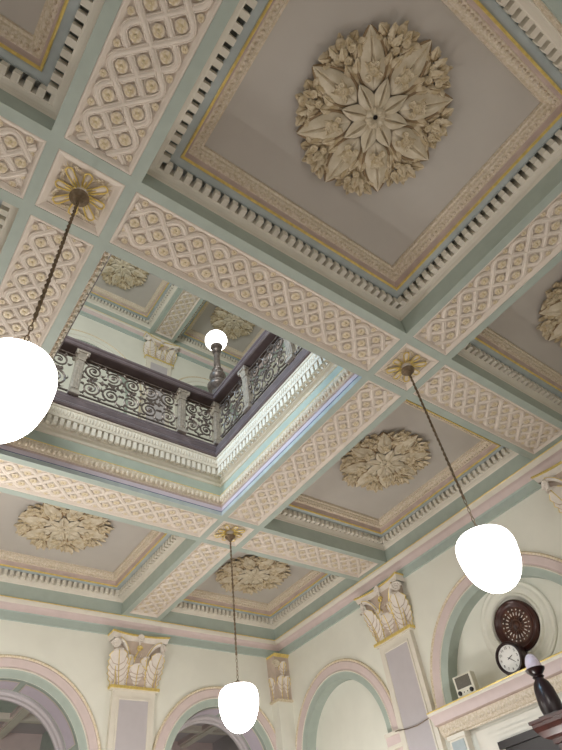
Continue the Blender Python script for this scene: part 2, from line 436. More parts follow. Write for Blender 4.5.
# ------------------------------------------------------------------ lattice panels on the beams
def lattice_panel(L, label):
    root = empty('lattice_panel', label=label, cat='ceiling panel', group='lattice panels on the beam undersides')
    w = S
    b = MB(); rect = (0, L, -w, w)
    b.rect_sweep([(0, 0), (0, .052), (.006, .06), (.016, .062), (.024, .058), (.03, .05), (.05, .022), (.058, .02), (.058, .008)], rect, 'lattice')
    b.box(.05, L-.05, -w+.05, w-.05, 0, .010, 'lattice')
    b.build('border', root)
    n = max(3, round(L/.2686)); p = L/n
    b = MB()
    prof = [(-.036, .0), (-.034, .02), (-.026, .028), (-.019, .024), (-.009, .034), (.009, .034), (.019, .024), (.026, .028), (.034, .02), (.036, .0)]
    q = p/.27
    def wv(s, j):
        u = ((s/p-j) % 4)                       # peak at u = 0
        t = (1-u if u < 2 else u-3)*p           # triangular, amplitude p
        a = abs(t); k0 = .16*q
        if a > k0: a = k0+.078*q*sin(min(1, (a-k0)/(p-k0))*PI/2)
        return math.copysign(a, t)
    m = int((L-.11)/.02)
    for j in range(4):
        rows = []
        for i in range(m+1):
            s = .055+(L-.11)*i/m; y = wv(s, j); d = (wv(s+.004, j)-wv(s-.004, j))/.008
            nl = math.hypot(1, d); nx, ny = -d/nl, 1/nl
            wz = .005*cos(PI*s/(p/2)+(PI if j % 2 else 0))
            rows.append([(min(L-.05, max(.05, s+nx*o)), y+ny*o, .008+h+(wz if h else 0)) for o, h in prof])
        b.grid(rows, 'lattice')
    b.build('strapwork', root, True)
    def ros(x, y, sc=1, zz=.008):
        o = bpy.data.objects.new('floret', ROS); C.objects.link(o); o.parent = root; o.location = (x, y, zz)
        o.scale = (sc, sc, sc); o.rotation_euler = (0, 0, random.uniform(-.3, .3))
    for k in range(n):
        ros((k+.5)*p, 0, 1 if 0 < k < n-1 else .95)
        for sg in (-1, 1): ros((k+.5)*p, sg*.248, .62)
    for k in range(1, n):
        for sg in (-1, 1): ros(k*p, sg*.142)
    for sg in (-1, 1):
        for xx in (.085, L-.085): ros(xx, sg*.13, .6)
    return root
zp = ZS+.062
spans = [   # axis, start, length, fixed, label
    ('x', LX[1]+HW, LX[2]-LX[1]-2*HW, LY[1], 'long blush lattice panel with gilt florets below the near edge of the open well'),
    ('x', LX[0]+HW, LX[1]-LX[0]-2*HW, LY[1], 'lattice panel cut off by the left edge, left of the nearest pendant boss'),
    ('x', LX[2]+HW, SX-.14-LX[2]-HW, LY[1], 'lattice panel from the middle pendant boss to the right wall'),
    ('x', LX[1]+HW, LX[2]-LX[1]-2*HW, LY[2], 'lattice panel along the far side of the open well, left of the farthest pendant boss'),
    ('x', LX[2]+HW, SX-.14-LX[2]-HW, LY[2], 'short lattice panel from the farthest pendant boss to the right wall'),
    ('y', LY[0]+HW, LY[1]-LY[0]-2*HW, LX[1], 'boldest lattice panel at the top, rising from the nearest pendant boss between two big coffers'),
    ('y', LY[1]+HW, LY[2]-LY[1]-2*HW, LX[1], 'lattice panel behind the nearest pendant rod, beside the left of the well'),
    ('y', LY[0]+HW, LY[1]-LY[0]-2*HW, LX[2], 'lattice panel rising right from the middle pendant boss beside the largest coffer'),
    ('y', LY[1]+HW, LY[2]-LY[1]-2*HW, LX[2], 'lattice panel between the middle and farthest pendant bosses along the well'),
    ('y', LY[2]+HW, SY-.14-LY[2]-HW, LX[2], 'lattice panel from the farthest pendant boss to the back wall capital'),
]
for ax, st, L, fx, lab in spans:
    o = lattice_panel(L, lab)
    if ax == 'x': o.location = (st, fx, zp); o.rotation_euler = (PI, 0, 0)
    else: o.location = (fx, st, zp); o.rotation_euler = (PI, 0, PI/2)
o = lattice_panel(SY-.14-LY[2]-HW, 'small pale lattice panel on the gallery ceiling above the upstairs capital')
o.location = (LX[2], LY[2]+HW, ZU+.062); o.rotation_euler = (PI, 0, PI/2)

# ------------------------------------------------------------------ bosses at the crossings
def boss(label, x, y):
    root = empty('ceiling_boss', (x, y, zp), (PI, 0, 0), label, 'ceiling boss', 'square bosses above the pendants')
    b = MB(); w = S; rect = (-w, w, -w, w)
    b.rect_sweep([(0, 0), (0, .052), (.006, .06), (.016, .062), (.03, .056), (.07, .024), (.08, .022), (.08, .008)], rect, 'lattice')
    b.box(-w+.07, w-.07, -w+.07, w-.07, 0, .01, 'lattice'); b.build('border', root)
    for i in range(8):
        a = PI/4*i
        T = Matrix.Rotation(a, 4, 'Z')
        b = MB(); L = .245 if i % 2 == 0 else .28; W = .074
        pts = [(.07, -.016, .02), (.12, -W*.36, .04), (L-.045, -W*.5, .05), (L-.012, -W*.42, .05), (L, 0, .046), (L-.012, W*.42, .05), (L-.045, W*.5, .05), (.12, W*.36, .04), (.07, .016, .02)]
        sm = []
        for q in range(len(pts)-1):
            for f in (0, .5): sm.append(tuple(pts[q][c]*(1-f)+pts[q+1][c]*f for c in range(3)))
        sm.append(pts[-1])
        b.tube(sm, .0085, 'gold', 6, T); b.sphere((.13, 0, .035), .02, 'gold', 8, 4, (3, .45, .6), T)
        rows = [[(p[0], p[1]*f, p[2]-.012+.012*(1-f)) for f in (1, .5, 0)] for p in pts[:5]]
        b.grid(rows, 'lattice', T); rows = [[(p[0], p[1]*f, p[2]-.012+.012*(1-f)) for f in (1, .5, 0)] for p in pts[4:]]; b.grid(rows, 'lattice', T)
        b.build('petal', root, True)
    for i in range(4):
        T = Matrix.Rotation(PI/4+PI/2*i, 4, 'Z'); b = MB()
        for a in (-.75, -.38, 0, .38, .75):
            leafmesh(b, T @ Matrix.Translation((.235, 0, .008)) @ Matrix.Rotation(a*1.5, 4, 'Z'), .10-.02*abs(a), .035, 'gilt', 1, .5, 0, nu=6)
        b.build('corner_leaf', root, True)
    for i in range(4):
        T = Matrix.Rotation(PI/2*i, 4, 'Z')
        for sg in (-1, 1):
            b = MB()
            for q in range(3): floret(b, T @ Matrix.Translation((.2+.012*q, sg*(.055+.038*q), .01)), .024, 'gilt', 'gilt', 5, .025)
            b.build('side_floret', root, True)
    return root
boss('square boss with eight gilt petals holding the nearest pendant at left', *PEND[0])
boss('square boss with gilt petals above the middle pendant beside the well corner', *PEND[1])
boss('smallest square boss with gilt petals above the farthest pendant', *PEND[2])

# ------------------------------------------------------------------ pendants
def pendant(label, x, y, zb, zt, rr, first=None):
    root = empty('pendant_lamp', (x, y, ZS), (0, 0, 0), label, 'pendant lamp', 'globe pendants hanging from the bosses')
    b = MB(); b.lathe([(.001, .0), (.07, .0), (.092, -.012), (.096, -.028), (.078, -.042), (.072, -.055), (.05, -.066), (.045, -.085), (.026, -.10), (.018, -.125), (.001, -.125)], 'bronze', 28, Matrix.Translation((0, 0, -.03)))
    b.build('ceiling_rose', root, True)
    top = zt-ZS
    b = MB(); z0 = -.13; z1 = top+.42
    for ph in (0, PI):
        n = int((z0-z1)/.012)
        b.tube([(.008*cos(ph+i*.5), .008*sin(ph+i*.5), z0+(z1-z0)*i/n) for i in range(n+1)], .0095, 'bronze', 6)
    b.build('twisted_rod', root, True)
    b = MB(); n = int((z1-top-.02)/.05)
    for i in range(n):
        zc = z1-.028-i*(z1-top-.02)/n; pts = []
        for j in range(12):
            a = 2*PI*j/12; u = .014*cos(a); pts.append((u if i % 2 else 0, 0 if i % 2 else u, zc+.032*sin(a)))
        b.tube(pts, .0045, 'bronze', 5, None, True)
    b.build('chain', root, True)
    b = MB(); b.lathe([(.001, top+.06), (.02, top+.06), (.03, top+.045), (.07, top+.03), (.11, top+.005), (.112, top-.02), (.10, top-.03)], 'bronze', 24); b.build('gallery_cap', root, True)
    b = MB(); H = zt-zb; pr = []
    for t, r in ((0, .02), (.0, .16), (.012, .22), (.035, .268), (.08, .304), (.15, .332), (.24, .345), (.34, .345), (.45, .337), (.56, .322), (.66, .30), (.76, .268), (.85, .222), (.92, .168), (.97, .10), (.993, .045), (1, .002)):
        pr.append((r*rr/.345, top-.02-t*(H-.02)))
    b.lathe(pr, 'globe', 32); o = b.build('globe', root, True); o['label'] = 'glowing white glass globe'
    return root
pendant('nearest and largest glowing globe pendant at the left edge', *PEND[0], 3.83, 4.49, .265)
pendant('glowing globe pendant in front of the right wall arch', *PEND[1], 3.78, 4.40, .298)
pendant('farthest glowing globe pendant hanging low before the back wall arch', *PEND[2], 3.86, 4.48, .29)

# ------------------------------------------------------------------ medallions
def medallion(label, loc):
    root = empty('ceiling_medallion', loc, (PI, 0, 0), label, 'ceiling medallion', 'plaster leaf medallions in the coffers')
    b = MB()
    b.lathe([(.13, 0), (.125, .07), (.11, .105), (.08, .125), (.05, .12), (.03, .09), (.02, .085)], 'plaster', 16)
    for i in range(8):
        T = Matrix.Rotation(PI/4*i, 4, 'Z'); b.sphere((.075, 0, .115), .028, 'plaster', 6, 4, (1.5, .8, .8), T)
    b.lathe([(.026, .093), (.001, .09)], 'black', 8); b.build('hub', root, True)
    def each(name, off, fn, n=8):
        b = MB(); fn(b); o = b.build(name, root, True); o.rotation_euler = (0, 0, off)
        for i in range(1, n):
            c = o.copy(); C.objects.link(c); c.parent = root; c.rotation_euler = (0, 0, off+2*PI*i/n)
    each('star_leaf', PI/8, lambda b: leafmesh(b, Matrix.Translation((.08, 0, .10)), .30, .185, 'plaster', 0, .22, -.01, nu=10, fold=1.0, sharp=.8))
    def big(b):
        leafmesh(b, Matrix.Translation((.25, 0, .0)), .60, .285, 'plaster', 0, .25, .0, nu=16, h0=.065, fold=.5, sharp=.75)
        pts = [(.26+.58*i/14, .15*sin(PI*(i/14)**.8)**.8, .045) for i in range(15)]
        for sg in (-1, 1): b.tube([(p[0], p[1]*sg*1.03, p[2]) for p in pts], .017, 'umber', 5)
    each('acanthus_leaf', 0, big)
    def base(b):
        rn = random.Random(3)
        for (x, y, r) in ((.45, .0, .055), (.40, .055, .042), (.40, -.055, .042), (.51, .03, .036), (.51, -.035, .036)):
            floret(b, Matrix.Translation((x, y, .085)) @ Matrix.Rotation(rn.uniform(0, 1), 4, 'Z'), r, 'antique', 'antique', 5, .05)
        for a in (-.5, 0, .5): leafmesh(b, Matrix.Translation((.40, 0, .085)) @ Matrix.Rotation(a, 4, 'Z'), .17, .08, 'antique', 1, .5, .02, nu=6)
    each('flower_spray', 0, base)
    def cluster(b):
        rn = random.Random(11)
        spots = [(.60, .0, 0), (.64, .07, .5), (.64, -.07, -.5), (.70, .02, .15), (.71, .11, .9), (.71, -.11, -.9), (.74, -.05, -.3), (.78, .06, .5), (.79, -.10, -.8), (.80, .12, 1.1), (.52, .03, .35), (.52, -.03, -.35), (.80, 0, 0), (.46, 0, 0), (.73, .15, 1.4), (.73, -.15, -1.4)]
        for q, (x, y, a) in enumerate(spots):
            leafmesh(b, Matrix.Translation((x-.06, y*.95, .015+.012*(q % 4))) @ Matrix.Rotation(a+rn.uniform(-.25, .25), 4, 'Z') @ Matrix.Rotation(-rn.uniform(.05, .4), 4, 'Y') @ Matrix.Rotation(rn.uniform(-.3, .3), 4, 'X'), rn.uniform(.13, .17), rn.uniform(.10, .13), 'antique', 1, .22, .015, nu=8, fold=.5, sharp=.7)
        for (x, y, r) in ((.80, .0, .055), (.71, .085, .045), (.71, -.085, .045), (.63, .0, .04)):
            floret(b, Matrix.Translation((x, y, .055)) @ Matrix.Rotation(rn.uniform(0, 1), 4, 'Z') @ Matrix.Rotation(rn.uniform(-.3, .3), 4, 'X'), r, 'antique', 'antique', 6, .035)
        for sg in (-1, 0, 1): b.tube([(.36+.06*i, sg*.018*i*.6, .03+.012*sin(i)) for i in range(7)], .012, 'antique', 5)
    each('flower_cluster', PI/8, cluster)
    return root
def mid(r): return ((r[0]+r[1])/2, (r[2]+r[3])/2)
zm = ZS+.662
mm = medallion('largest plaster leaf medallion, whole, in the big coffer at the top', (2.53, .56, zm))
cx, cy = mid(cells['east']); dup(mm, (cx+.12, cy, zm), (PI, 0, 0), 'plaster leaf medallion cut off by the right edge of the photo')
cx, cy = mid(cells['mid']); dup(mm, (6.80, 4.94, zm), (PI, 0, 0), 'plaster leaf medallion in the coffer behind the middle pendant rod')
cx, cy = mid(cells['corner']); dup(mm, (6.86, 9.45, zm), (PI, 0, 0), 'plaster leaf medallion crossed by the farthest pendant rod')
cx, cy = mid(cells['back']); dup(mm, (2.50, 9.33, zm), (PI, 0, 0), 'plaster leaf medallion in the coffer at lower left beyond the well')
cx, cy = mid(cells['back']); dup(mm, (cx+.1, cy, ZU+.662), (PI, 0, 0), 'half-hidden gallery ceiling medallion at the left of the well')
cx, cy = mid(cells['corner']); dup(mm, (cx, cy, ZU+.662), (PI, 0, 0), 'gallery ceiling medallion behind the newel globe lamp')

# ------------------------------------------------------------------ pilasters (local: x along the wall, -y out of it, z up; origin on the wall at the capital's foot)
def acanthus(b, T, H, W, k='capleaf', kg='gold', out=.1, tip=.07):
    """upright leaf: rises along z, curls outwards (-y) at the tip"""
    rows = []; n = 14
    for i in range(n+1):
        t = i/n
        if t < .8: z = H*t/.8; y = -out*(t/.8)**2
        else:
            a = (t-.8)/.2*PI*.95; z = H+tip*.5*sin(a); y = -out-tip*.5*(1-cos(a))
        w = W*.5*(.75+.35*sin(PI*min(1, t*1.1)))*(1 if t < .8 else 1-(t-.8)*3.2)
        w *= 1+.10*(1 if i % 2 else -1)
        rows.append([(j*w, y+(.03*W/.2*(abs(j)**2)) - (.012 if j == 0 else 0), z) for j in (-1, -.6, -.18, 0, .18, .6, 1)])
    b.grid(rows, k, T)
    b.tube([(0, r[3][1]-.004, r[3][2]) for r in rows[:-2]], .008, kg, 5, T)
    for sg in (0, 6): b.tube([(r[sg][0], r[sg][1]-.003, r[sg][2]) for r in rows[:-2]], .0085, kg, 5, T)
    for i0 in (1, 3, 5, 7):
        for sg in (0, 6):
            a, m_, e = rows[i0][3], rows[i0+1][1 if sg == 0 else 5], rows[i0+3][sg]
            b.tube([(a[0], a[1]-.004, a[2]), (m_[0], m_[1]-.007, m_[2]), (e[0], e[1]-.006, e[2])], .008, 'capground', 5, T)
def volute(b, T, r, k, turns=2.1, rad=.018, sg=1):
    pts = []
    for i in range(40):
        t = i/39; a = t*turns*2*PI; q = r*(1-.86*t)
        pts.append((sg*(q*cos(a)), 0, q*sin(a)))
    b.tube(pts, rad, k, 6, T, False, lambda t: 1-.45*t)
    b.sphere((0, 0, 0), r*.28, k, 8, 5, (1, .8, 1), T)
def capital(root, w0=.47, w1=.64, H=1.0, d0=.10, d1=.28):
    cap = empty('capital', (0, 0, 0), parent=root)
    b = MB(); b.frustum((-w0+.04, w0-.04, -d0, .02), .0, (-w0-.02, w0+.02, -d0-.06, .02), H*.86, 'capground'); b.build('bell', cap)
    b = MB()
    b.box(-w0-.05, w0+.05, -d0-.05, .0, -.03, .02, 'gold'); b.box(-w0-.03, w0+.03, -d0-.03, .0, -.055, -.03, 'cream'); b.build('necking', cap)
    # abacus with concave front and horns
    def outline(s, dd):
        pts = []
        for i in range(17):
            t = -1+2*i/16
            pts.append((t*w1*s, -(d0+.07)-(d1-d0-.07)*abs(t)**2.2-dd))
        return pts
    b = MB(); rows = []
    for z, s, dd in ((H*.86, .93, -.03), (H*.90, .95, -.02), (H*.965, .985, 0)):
        o = outline(s, dd); rows.append([(o[0][0], 0, z)]+[(x, y, z) for x, y in o]+[(o[-1][0], 0, z)])
    b.grid(rows, 'capleaf'); b.build('abacus', cap)
    b = MB(); rows = []
    for z, s, dd in ((H*.965, .985, 0), (H*.97, 1.0, .015), (H*.99, 1.01, .02), (H*1.005, 1.0, .012)):
        o = outline(s, dd); rows.append([(o[0][0], 0, z)]+[(x, y, z) for x, y in o]+[(o[-1][0], 0, z)])
    b.grid(rows, 'gold'); b.add(rows[-1], [tuple(range(len(rows[-1])))], 'cream'); b.build('gilded_edge', cap)
    def part(name, fn): b = MB(); fn(b); b.build(name, cap, True)
    part('acanthus_leaf', lambda b: acanthus(b, Matrix.Translation((0, -d0-.01, .01)), H*.36, .36, out=.08, tip=.1))
    for sg in (-1, 1):
        part('acanthus_leaf', lambda b: acanthus(b, Matrix.Translation((sg*(w0-.12), -d0-.01, .01)) @ Matrix.Rotation(sg*.12, 4, 'Y') @ Matrix.Rotation(sg*.25, 4, 'Z'), H*.58, .36, out=.13, tip=.13))
        part('acanthus_leaf', lambda b: acanthus(b, Matrix.Translation((sg*.20, -d0-.005, .01)) @ Matrix.Rotation(-sg*.04, 4, 'Y'), H*.52, .24, out=.07, tip=.09))
        part('acanthus_leaf', lambda b: acanthus(b, Matrix.Translation((sg*(w0-.02), -d0*.5, .01)) @ Matrix.Rotation(sg*PI/2, 4, 'Z'), H*.55, .14, out=.07, tip=.08))
        part('volute', lambda b: volute(b, Matrix.Translation((sg*(w1-.12), -d1+.06, H*.76)) @ Matrix.Rotation(sg*.7, 4, 'Z'), .095, 'capleaf', 2.1, .032, sg))
        def stalk(b):
            pts = [(sg*(.16+.30*(i/12)**1.3), -d0-.03-.11*(i/12)**1.5, H*(.48+.36*sin(PI*.5*(i/12)))) for i in range(13)]
            b.tube(pts, .042, 'capleaf', 6, None, False, lambda t: .7+.5*t); b.tube([(p[0], p[1]-.036, p[2]+.018) for p in pts], .011, 'gold', 5)
        part('stalk', stalk)
    part('scroll', lambda b: (volute(b, Matrix.Translation((.0, -d0-.10, H*.72)), .06, 'gold', 1.6, .016, 1), b.tube([(-.02-.012*i, -d0-.10, H*.66-.012*i*(1+.15*i)) for i in range(8)], .014, 'gold', 6)))
    part('flower', lambda b: (floret(b, Matrix.Translation((0, -d0-.12, H*.93)) @ Matrix.Rotation(PI/2, 4, 'X'), .075, 'capleaf', 'capleaf', 6, .05), b.tube([(0, -d0-.09, H*(.74+.02*i)) for i in range(8)], .02, 'capleaf', 6)))
    part('leaf_sprig', lambda b: [leafmesh(b, Matrix.Translation((sg*.02, -d0-.04, H*.56)) @ Matrix.Rotation(-PI/2, 4, 'X') @ Matrix.Rotation(-PI/2, 4, 'Z') @ Matrix.Rotation(a, 4, 'Z'), .2, .1, 'capleaf', 1, .4, .03, nu=8) for sg in (-1, 1) for a in (.0, .55*sg, 1.0*sg)])
    return cap
def pilaster(label, loc, rz, shaft_h):
    root = empty('pilaster', loc, (0, 0, rz), label, 'pilaster', 'pilasters with leafy capitals')
    capital(root)
    b = MB(); b.box(-.44, .44, -.10, 0, -shaft_h, -.05, 'cream'); b.build('shaft', root)
    b = MB(); z1, z0 = -.22, -shaft_h+.3
    for q, dd, k in ((.33, .112, 'cream'), (.30, .106, 'cream')):
        pass
    rows = [[(-a, y, z0+i), (a, y, z0+i), (a, y, z1-i), (-a, y, z1-i)] for a, y, i in ((.345, -.10, -.045), (.34, -.118, -.04), (.31, -.118, -.01), (.30, -.104, 0))]
    b.grid(rows, 'cream', None, True)
    b.build('panel_moulding', root)
    b = MB(); b.box(-.30, .30, -.105, -.09, z0, z1, 'mauve'); b.build('inset_panel', root)
    return root
ZC = 5.68
pilaster('pilaster with gilt-edged leafy capital on the back wall between two arches', (LX[2], WY, ZC-.06), 0, ZC-.1)
p = pilaster('pilaster with gilt-edged leafy capital on the right wall between two arches', (WX, LY[2], ZC), -PI/2, ZC-.1)
dup(p, (WX, LY[1]-.05, ZC+.03), (0, 0, -PI/2), 'pilaster capital cut off by the right edge beside the clock arch')
pilaster('pale upstairs pilaster with leafy capital seen above the balustrade', (LX[2], WY, 15.62), 0, 7.2)
# slim corner pier with a narrow capital
root = empty('corner_pilaster', (WX, WY, 5.62), (0, 0, 0), 'slim corner pier with narrow leafy capital where back and right walls meet', 'pilaster')
b = MB(); b.box(-.40, 0, -.26, 0, -5.5, -.02, 'wall'); b.build('shaft', root)
cap = empty('capital', parent=root)
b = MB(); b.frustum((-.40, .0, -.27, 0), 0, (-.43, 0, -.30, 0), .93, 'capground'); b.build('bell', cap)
b = MB(); b.box(-.44, 0, -.31, 0, -.03, .015, 'gilt'); b.build('necking', cap)
b = MB(); b.frustum((-.40, 0, -.28, 0), .90, (-.44, 0, -.36, 0), .98, 'gold'); b.build('gilded_edge', cap)
for (x, rz) in ((-.28, 0.0), (-.12, .0)):
    b = MB(); acanthus(b, Matrix.Translation((x, -.27, .01)) @ Matrix.Rotation(rz, 4, 'Z'), .44, .21, out=.07, tip=.08); b.build('acanthus_leaf', cap, True)
b = MB(); acanthus(b, Matrix.Translation((-.40, -.12, .01)) @ Matrix.Rotation(-PI/2, 4, 'Z'), .44, .2, out=.06, tip=.08); b.build('acanthus_leaf', cap, True)
b = MB(); volute(b, Matrix.Translation((-.38, -.31, .76)) @ Matrix.Rotation(-.7, 4, 'Z'), .085, 'plaster', 2, .026, -1); b.build('volute', cap, True)
b = MB(); acanthus(b, Matrix.Translation((-.2, -.285, .42)), .34, .2, out=.07, tip=.08); b.build('acanthus_leaf', cap, True)

# ------------------------------------------------------------------ gallery balustrade
def ironwork(b, u0, u1, v0, v1, T):
    """scrolling ironwork between u0..u1, v0..v1 in the plane y=0"""
    k = 'iron'; H = v1-v0; n = max(1, round((u1-u0)/.39)); w = (u1-u0)/n
    for v in (v0, v1): b.box(u0, u1, -.014, .014, v-.012, v+.012, k, T)
    def spiral(c, r, a0, turns, sg, rad=.019):
        pts = []
        for i in range(34):
            t = i/33; a = a0+sg*t*turns*2*PI; q = r*(1-.83*t)
            pts.append((c[0]+q*cos(a), .006*sin(6*t), c[1]+q*sin(a)))
        b.tube(pts, rad, k, 5, T, False, lambda t: 1.1-.5*t)
        b.sphere((c[0], -.004, c[1]), .034, k, 8, 4, (1, .6, 1), T)
        return pts[0]
    R = min(w*.47, H*.225)
    for i in range(n):
        c = u0+w*(i+.5); s = 1 if i % 2 else -1
        a = spiral((c, v0+H*.26), R, PI/2-s*.5, 2.0, s)
        e = spiral((c, v0+H*.74), R, -PI/2-s*.5, 2.0, s)
        b.tube([(a[0]+(e[0]-a[0])*t/8, 0, a[2]+(e[2]-a[2])*t/8) for t in range(9)], .02, k, 5, T)
        for (cz, ph) in ((.26, .3), (.74, 1.1)):                     # leaves springing off each scroll
            for q in range(5):
                a = ph+s*q*2*PI/5; px, pz = c+R*.80*cos(a), v0+H*cz+R*.80*sin(a)
                pts = [(px+.016*t*cos(a+s*(1.2-.32*t)), .004, pz+.016*t*sin(a+s*(1.2-.32*t))) for t in range(7)]
                b.tube(pts, .014, k, 5, T, False, lambda t: 1.4*sin(PI*min(1, .15+t))+.2)
        # leaf sprouts between the scrolls
        for (px, pz, an) in ((c-w*.5, v0+H*.44, PI/2), (c-w*.5, v0+H*.56, -PI/2), (c-w*.5, v0+.02, PI/2), (c-w*.5, v1-.02, -PI/2), (c+s*w*.2, v0+H*.5, s*.5), (c-s*w*.2, v0+H*.5, PI+s*.5)):
            L = .11
            for sg in (-1, 1):
                pts = [(px+L*t/6*cos(an+sg*.16*t), 0, pz+L*t/6*sin(an+sg*.16*t)) for t in range(7)]
                b.tube(pts, .013, k, 5, T, False, lambda t: 1.5*sin(PI*min(1, .15+t))+.2)
def newel_mesh(b, u, T, z0=8.46, z1=9.56):
    k = 'newel'
    b.box(u-.095, u+.095, -.095, .095, z0, z0+.06, k, T); b.box(u-.08, u+.08, -.08, .08, z0+.06, z0+.10, k, T)
    b.box(u-.062, u+.062, -.062, .062, z0+.1, z1-.2, k, T)
    for q in (-.04, 0, .04):
        b.box(u+q-.012, u+q+.012, -.075, .075, z0+.14, z1-.25, k, T); b.box(u-.075, u+.075, q-.012, q+.012, z0+.14, z1-.25, k, T)
    b.box(u-.075, u+.075, -.075, .075, z1-.23, z1-.2, k, T)
    b.frustum((u-.065, u+.065, -.065, .065), z1-.2, (u-.11, u+.11, -.11, .11), z1-.07, k, T)
    for sx in (-1, 1):
        for sy in (-1, 1): b.sphere((u+sx*.095, sy*.095, z1-.095), .036, k, 8, 5, (1, 1, 1), T)
    b.box(u-.125, u+.125, -.125, .125, z1-.07, z1-.02, k, T)
def balustrade(label, T, L, newels, r0=-.16, r1=.16):
    root = empty('gallery_balustrade', label=label, cat='balustrade', group='gallery balustrades round the well')
    b = MB()
    prof = [(-.13, 9.545), (-.155, 9.56), (-.165, 9.60), (-.15, 9.64), (-.17, 9.67), (-.165, 9.71), (-.12, 9.75), (0, 9.77), (.12, 9.75), (.165, 9.71), (.17, 9.67), (.15, 9.64), (.165, 9.60), (.155, 9.56), (.13, 9.545)]
    rows = [[(u, y, z) for y, z in prof] for u in (r0, L+r1)]
    b.grid(rows, 'rail', T, True)
    for r in rows: b.add(r, [tuple(range(len(r)))], 'rail', T)
    b.build('handrail', root)
    for u in newels:
        b = MB(); newel_mesh(b, u, T); b.build('newel_post', root)
    ends = [0]+list(newels)+[L]
    ends = sorted(set(ends))
    for a, c in zip(ends[:-1], ends[1:]):
        if c-a < .25: continue
        b = MB(); ironwork(b, max(a+.09, r0+.01), min(c-.09, L+r1-.01), 8.55, 9.46, T); b.build('scroll_panel', root, True)
    return root
bx0, bx1, by0, by1 = well[0]+.1, well[1]-.1, well[2]+.1, well[3]-.1
Lx, Ly = bx1-bx0, by1-by0
# back side: u runs along +x, local -y faces the well
T = Matrix.Translation((bx0, by1, 0)); balustrade('dark scrolled iron balustrade along the far side of the well, with newels and handrail', T, Lx, [0, 1.53-bx0, 3.58-bx0, Lx])
# right side: u runs from the corner towards the camera, local -y faces the well (-x)
T = Matrix.Translation((bx1, by1, 0)) @ Matrix.Rotation(-PI/2, 4, 'Z'); balustrade('dark scrolled iron balustrade climbing right from the corner lamp along the well', T, Ly, [by1-5.70, by1-4.35], .175, .0)
# lamp on the corner newel
root = empty('newel_lamp', (bx1+.12, by1+.06, 9.795), label='dark bronze lamp standard with round white globe on the balustrade corner', cat='lamp')
b = MB(); b.lathe([(.001, -.02), (.24, -.02), (.25, .05), (.22, .10), (.16, .16), (.15, .30), (.12, .34)], 'iron', 8); b.build('pedestal', root)
b = MB(); b.lathe([(.12, .33), (.14, .36), (.22, .42), (.24, .50), (.21, .56), (.13, .60), (.115, .66), (.15, .70), (.19, .78), (.18, .84), (.11, .90), (.10, .96), (.13, 1.0), (.10, 1.04), (.085, 1.1), (.07, 1.5), (.075, 1.52), (.065, 1.55), (.06, 1.62), (.10, 1.66), (.11, 1.7), (.06, 1.74), (.05, 1.78)], 'iron', 20); b.build('column', root, True)
b = MB(); b.lathe([(.05, 1.76), (.08, 1.80), (.14, 1.83), (.15, 1.86), (.12, 1.87), (.001, 1.87)], 'iron', 20); b.build('fitter', root, True)
b = MB(); b.sphere((0, 0, 2.10), .265, 'globeup', 28, 18); b.build('globe', root, True)

# ------------------------------------------------------------------ door surround on the right wall, below the clock arch
t = struct(empty('door_1'))
yl, yr = 6.84, 3.26
def ledge(prof, k, name, smooth=False, ext=0):
    b = MB(); rows = []
    for d, z in prof: rows.append([(WX+.2, yl+d*.3, z), (WX-d, yl+d*.3, z), (WX-d, yr-d*.3, z), (WX+.2, yr-d*.3, z)])
    b.grid(rows, k); return b, b.build(name, t, smooth)
ledge([(-.1, 4.19), (.30, 4.19), (.315, 4.18), (.31, 4.165)], 'gold', 'gilded_edge')
ledge([(.31, 4.165), (.295, 4.15), (.29, 4.125)], 'cream', 'fillet')
ledge([(.29, 4.125), (.25, 4.09), (.225, 4.04), (.215, 4.0)], 'pink', 'cove', True)
ledge([(.215, 4.0), (.20, 3.985), (.16, 3.98)], 'rose', 'shadow_fillet')
b, _ = ledge([(.16, 3.98), (.15, 3.90), (.11, 3.83), (.09, 3.82), (.09, 3.79)], 'carved', 'carved_band')
b = MB(); beads(b, (WX-.14, yl, 3.9), (WX-.14, yr, 3.9), .06, .022, 'carved', (1, 1, 1.4)); b.build('carved_leaf_row', t)
for y in (6.59, 3.5):                                  # bracket blocks under the ledge
    b = MB(); b.box(WX-.16, WX, y-.19, y+.19, 3.74, 3.80, 'cream'); b.box(WX-.14, WX, y-.17, y+.17, 3.50, 3.74, 'cream'); b.box(WX-.15, WX-.13, y-.13, y+.13, 3.54, 3.71, 'flat')
    b.box(WX-.16, WX, y-.19, y+.19, 3.44, 3.50, 'gilt'); b.box(WX-.12, WX, y-.16, y+.16, 0, 3.44, 'cream'); b.box(WX-.13, WX-.115, y-.1, y+.1, .2, 3.38, 'pink')
    b.build('bracket', t)
b = MB()
for a, d in ((6.30, .03), (6.12, .06), (6.0, .09)):
    zt = 3.79-(6.38-a)*.55; w = a-5.05
    b.box(WX-d, WX+.0, 5.05-w, 5.05+w, 0, zt, 'cream')
b.build('architrave', t)
b = MB(); b.box(WX-.10, WX-.092, 4.3, 5.8, 0, 3.42, 'door'); b.box(WX-.14, WX-.05, 4.22, 5.88, 3.40, 3.50, 'door'); b.build('door_leaf', t)
# impost of the left-hand blind arch
t = trim(); b = MB()
for (ya, yb) in ((7.80, 8.22), (10.62, 11.0)):
    b.box(WX-.10, WX+.02, ya, yb, 4.16, 4.22, 'cream'); b.box(WX-.08, WX+.02, ya+.01, yb-.01, 4.02, 4.16, 'pink'); b.box(WX-.09, WX+.02, ya, yb, 3.96, 4.02, 'cream')
b.build('impost', t)

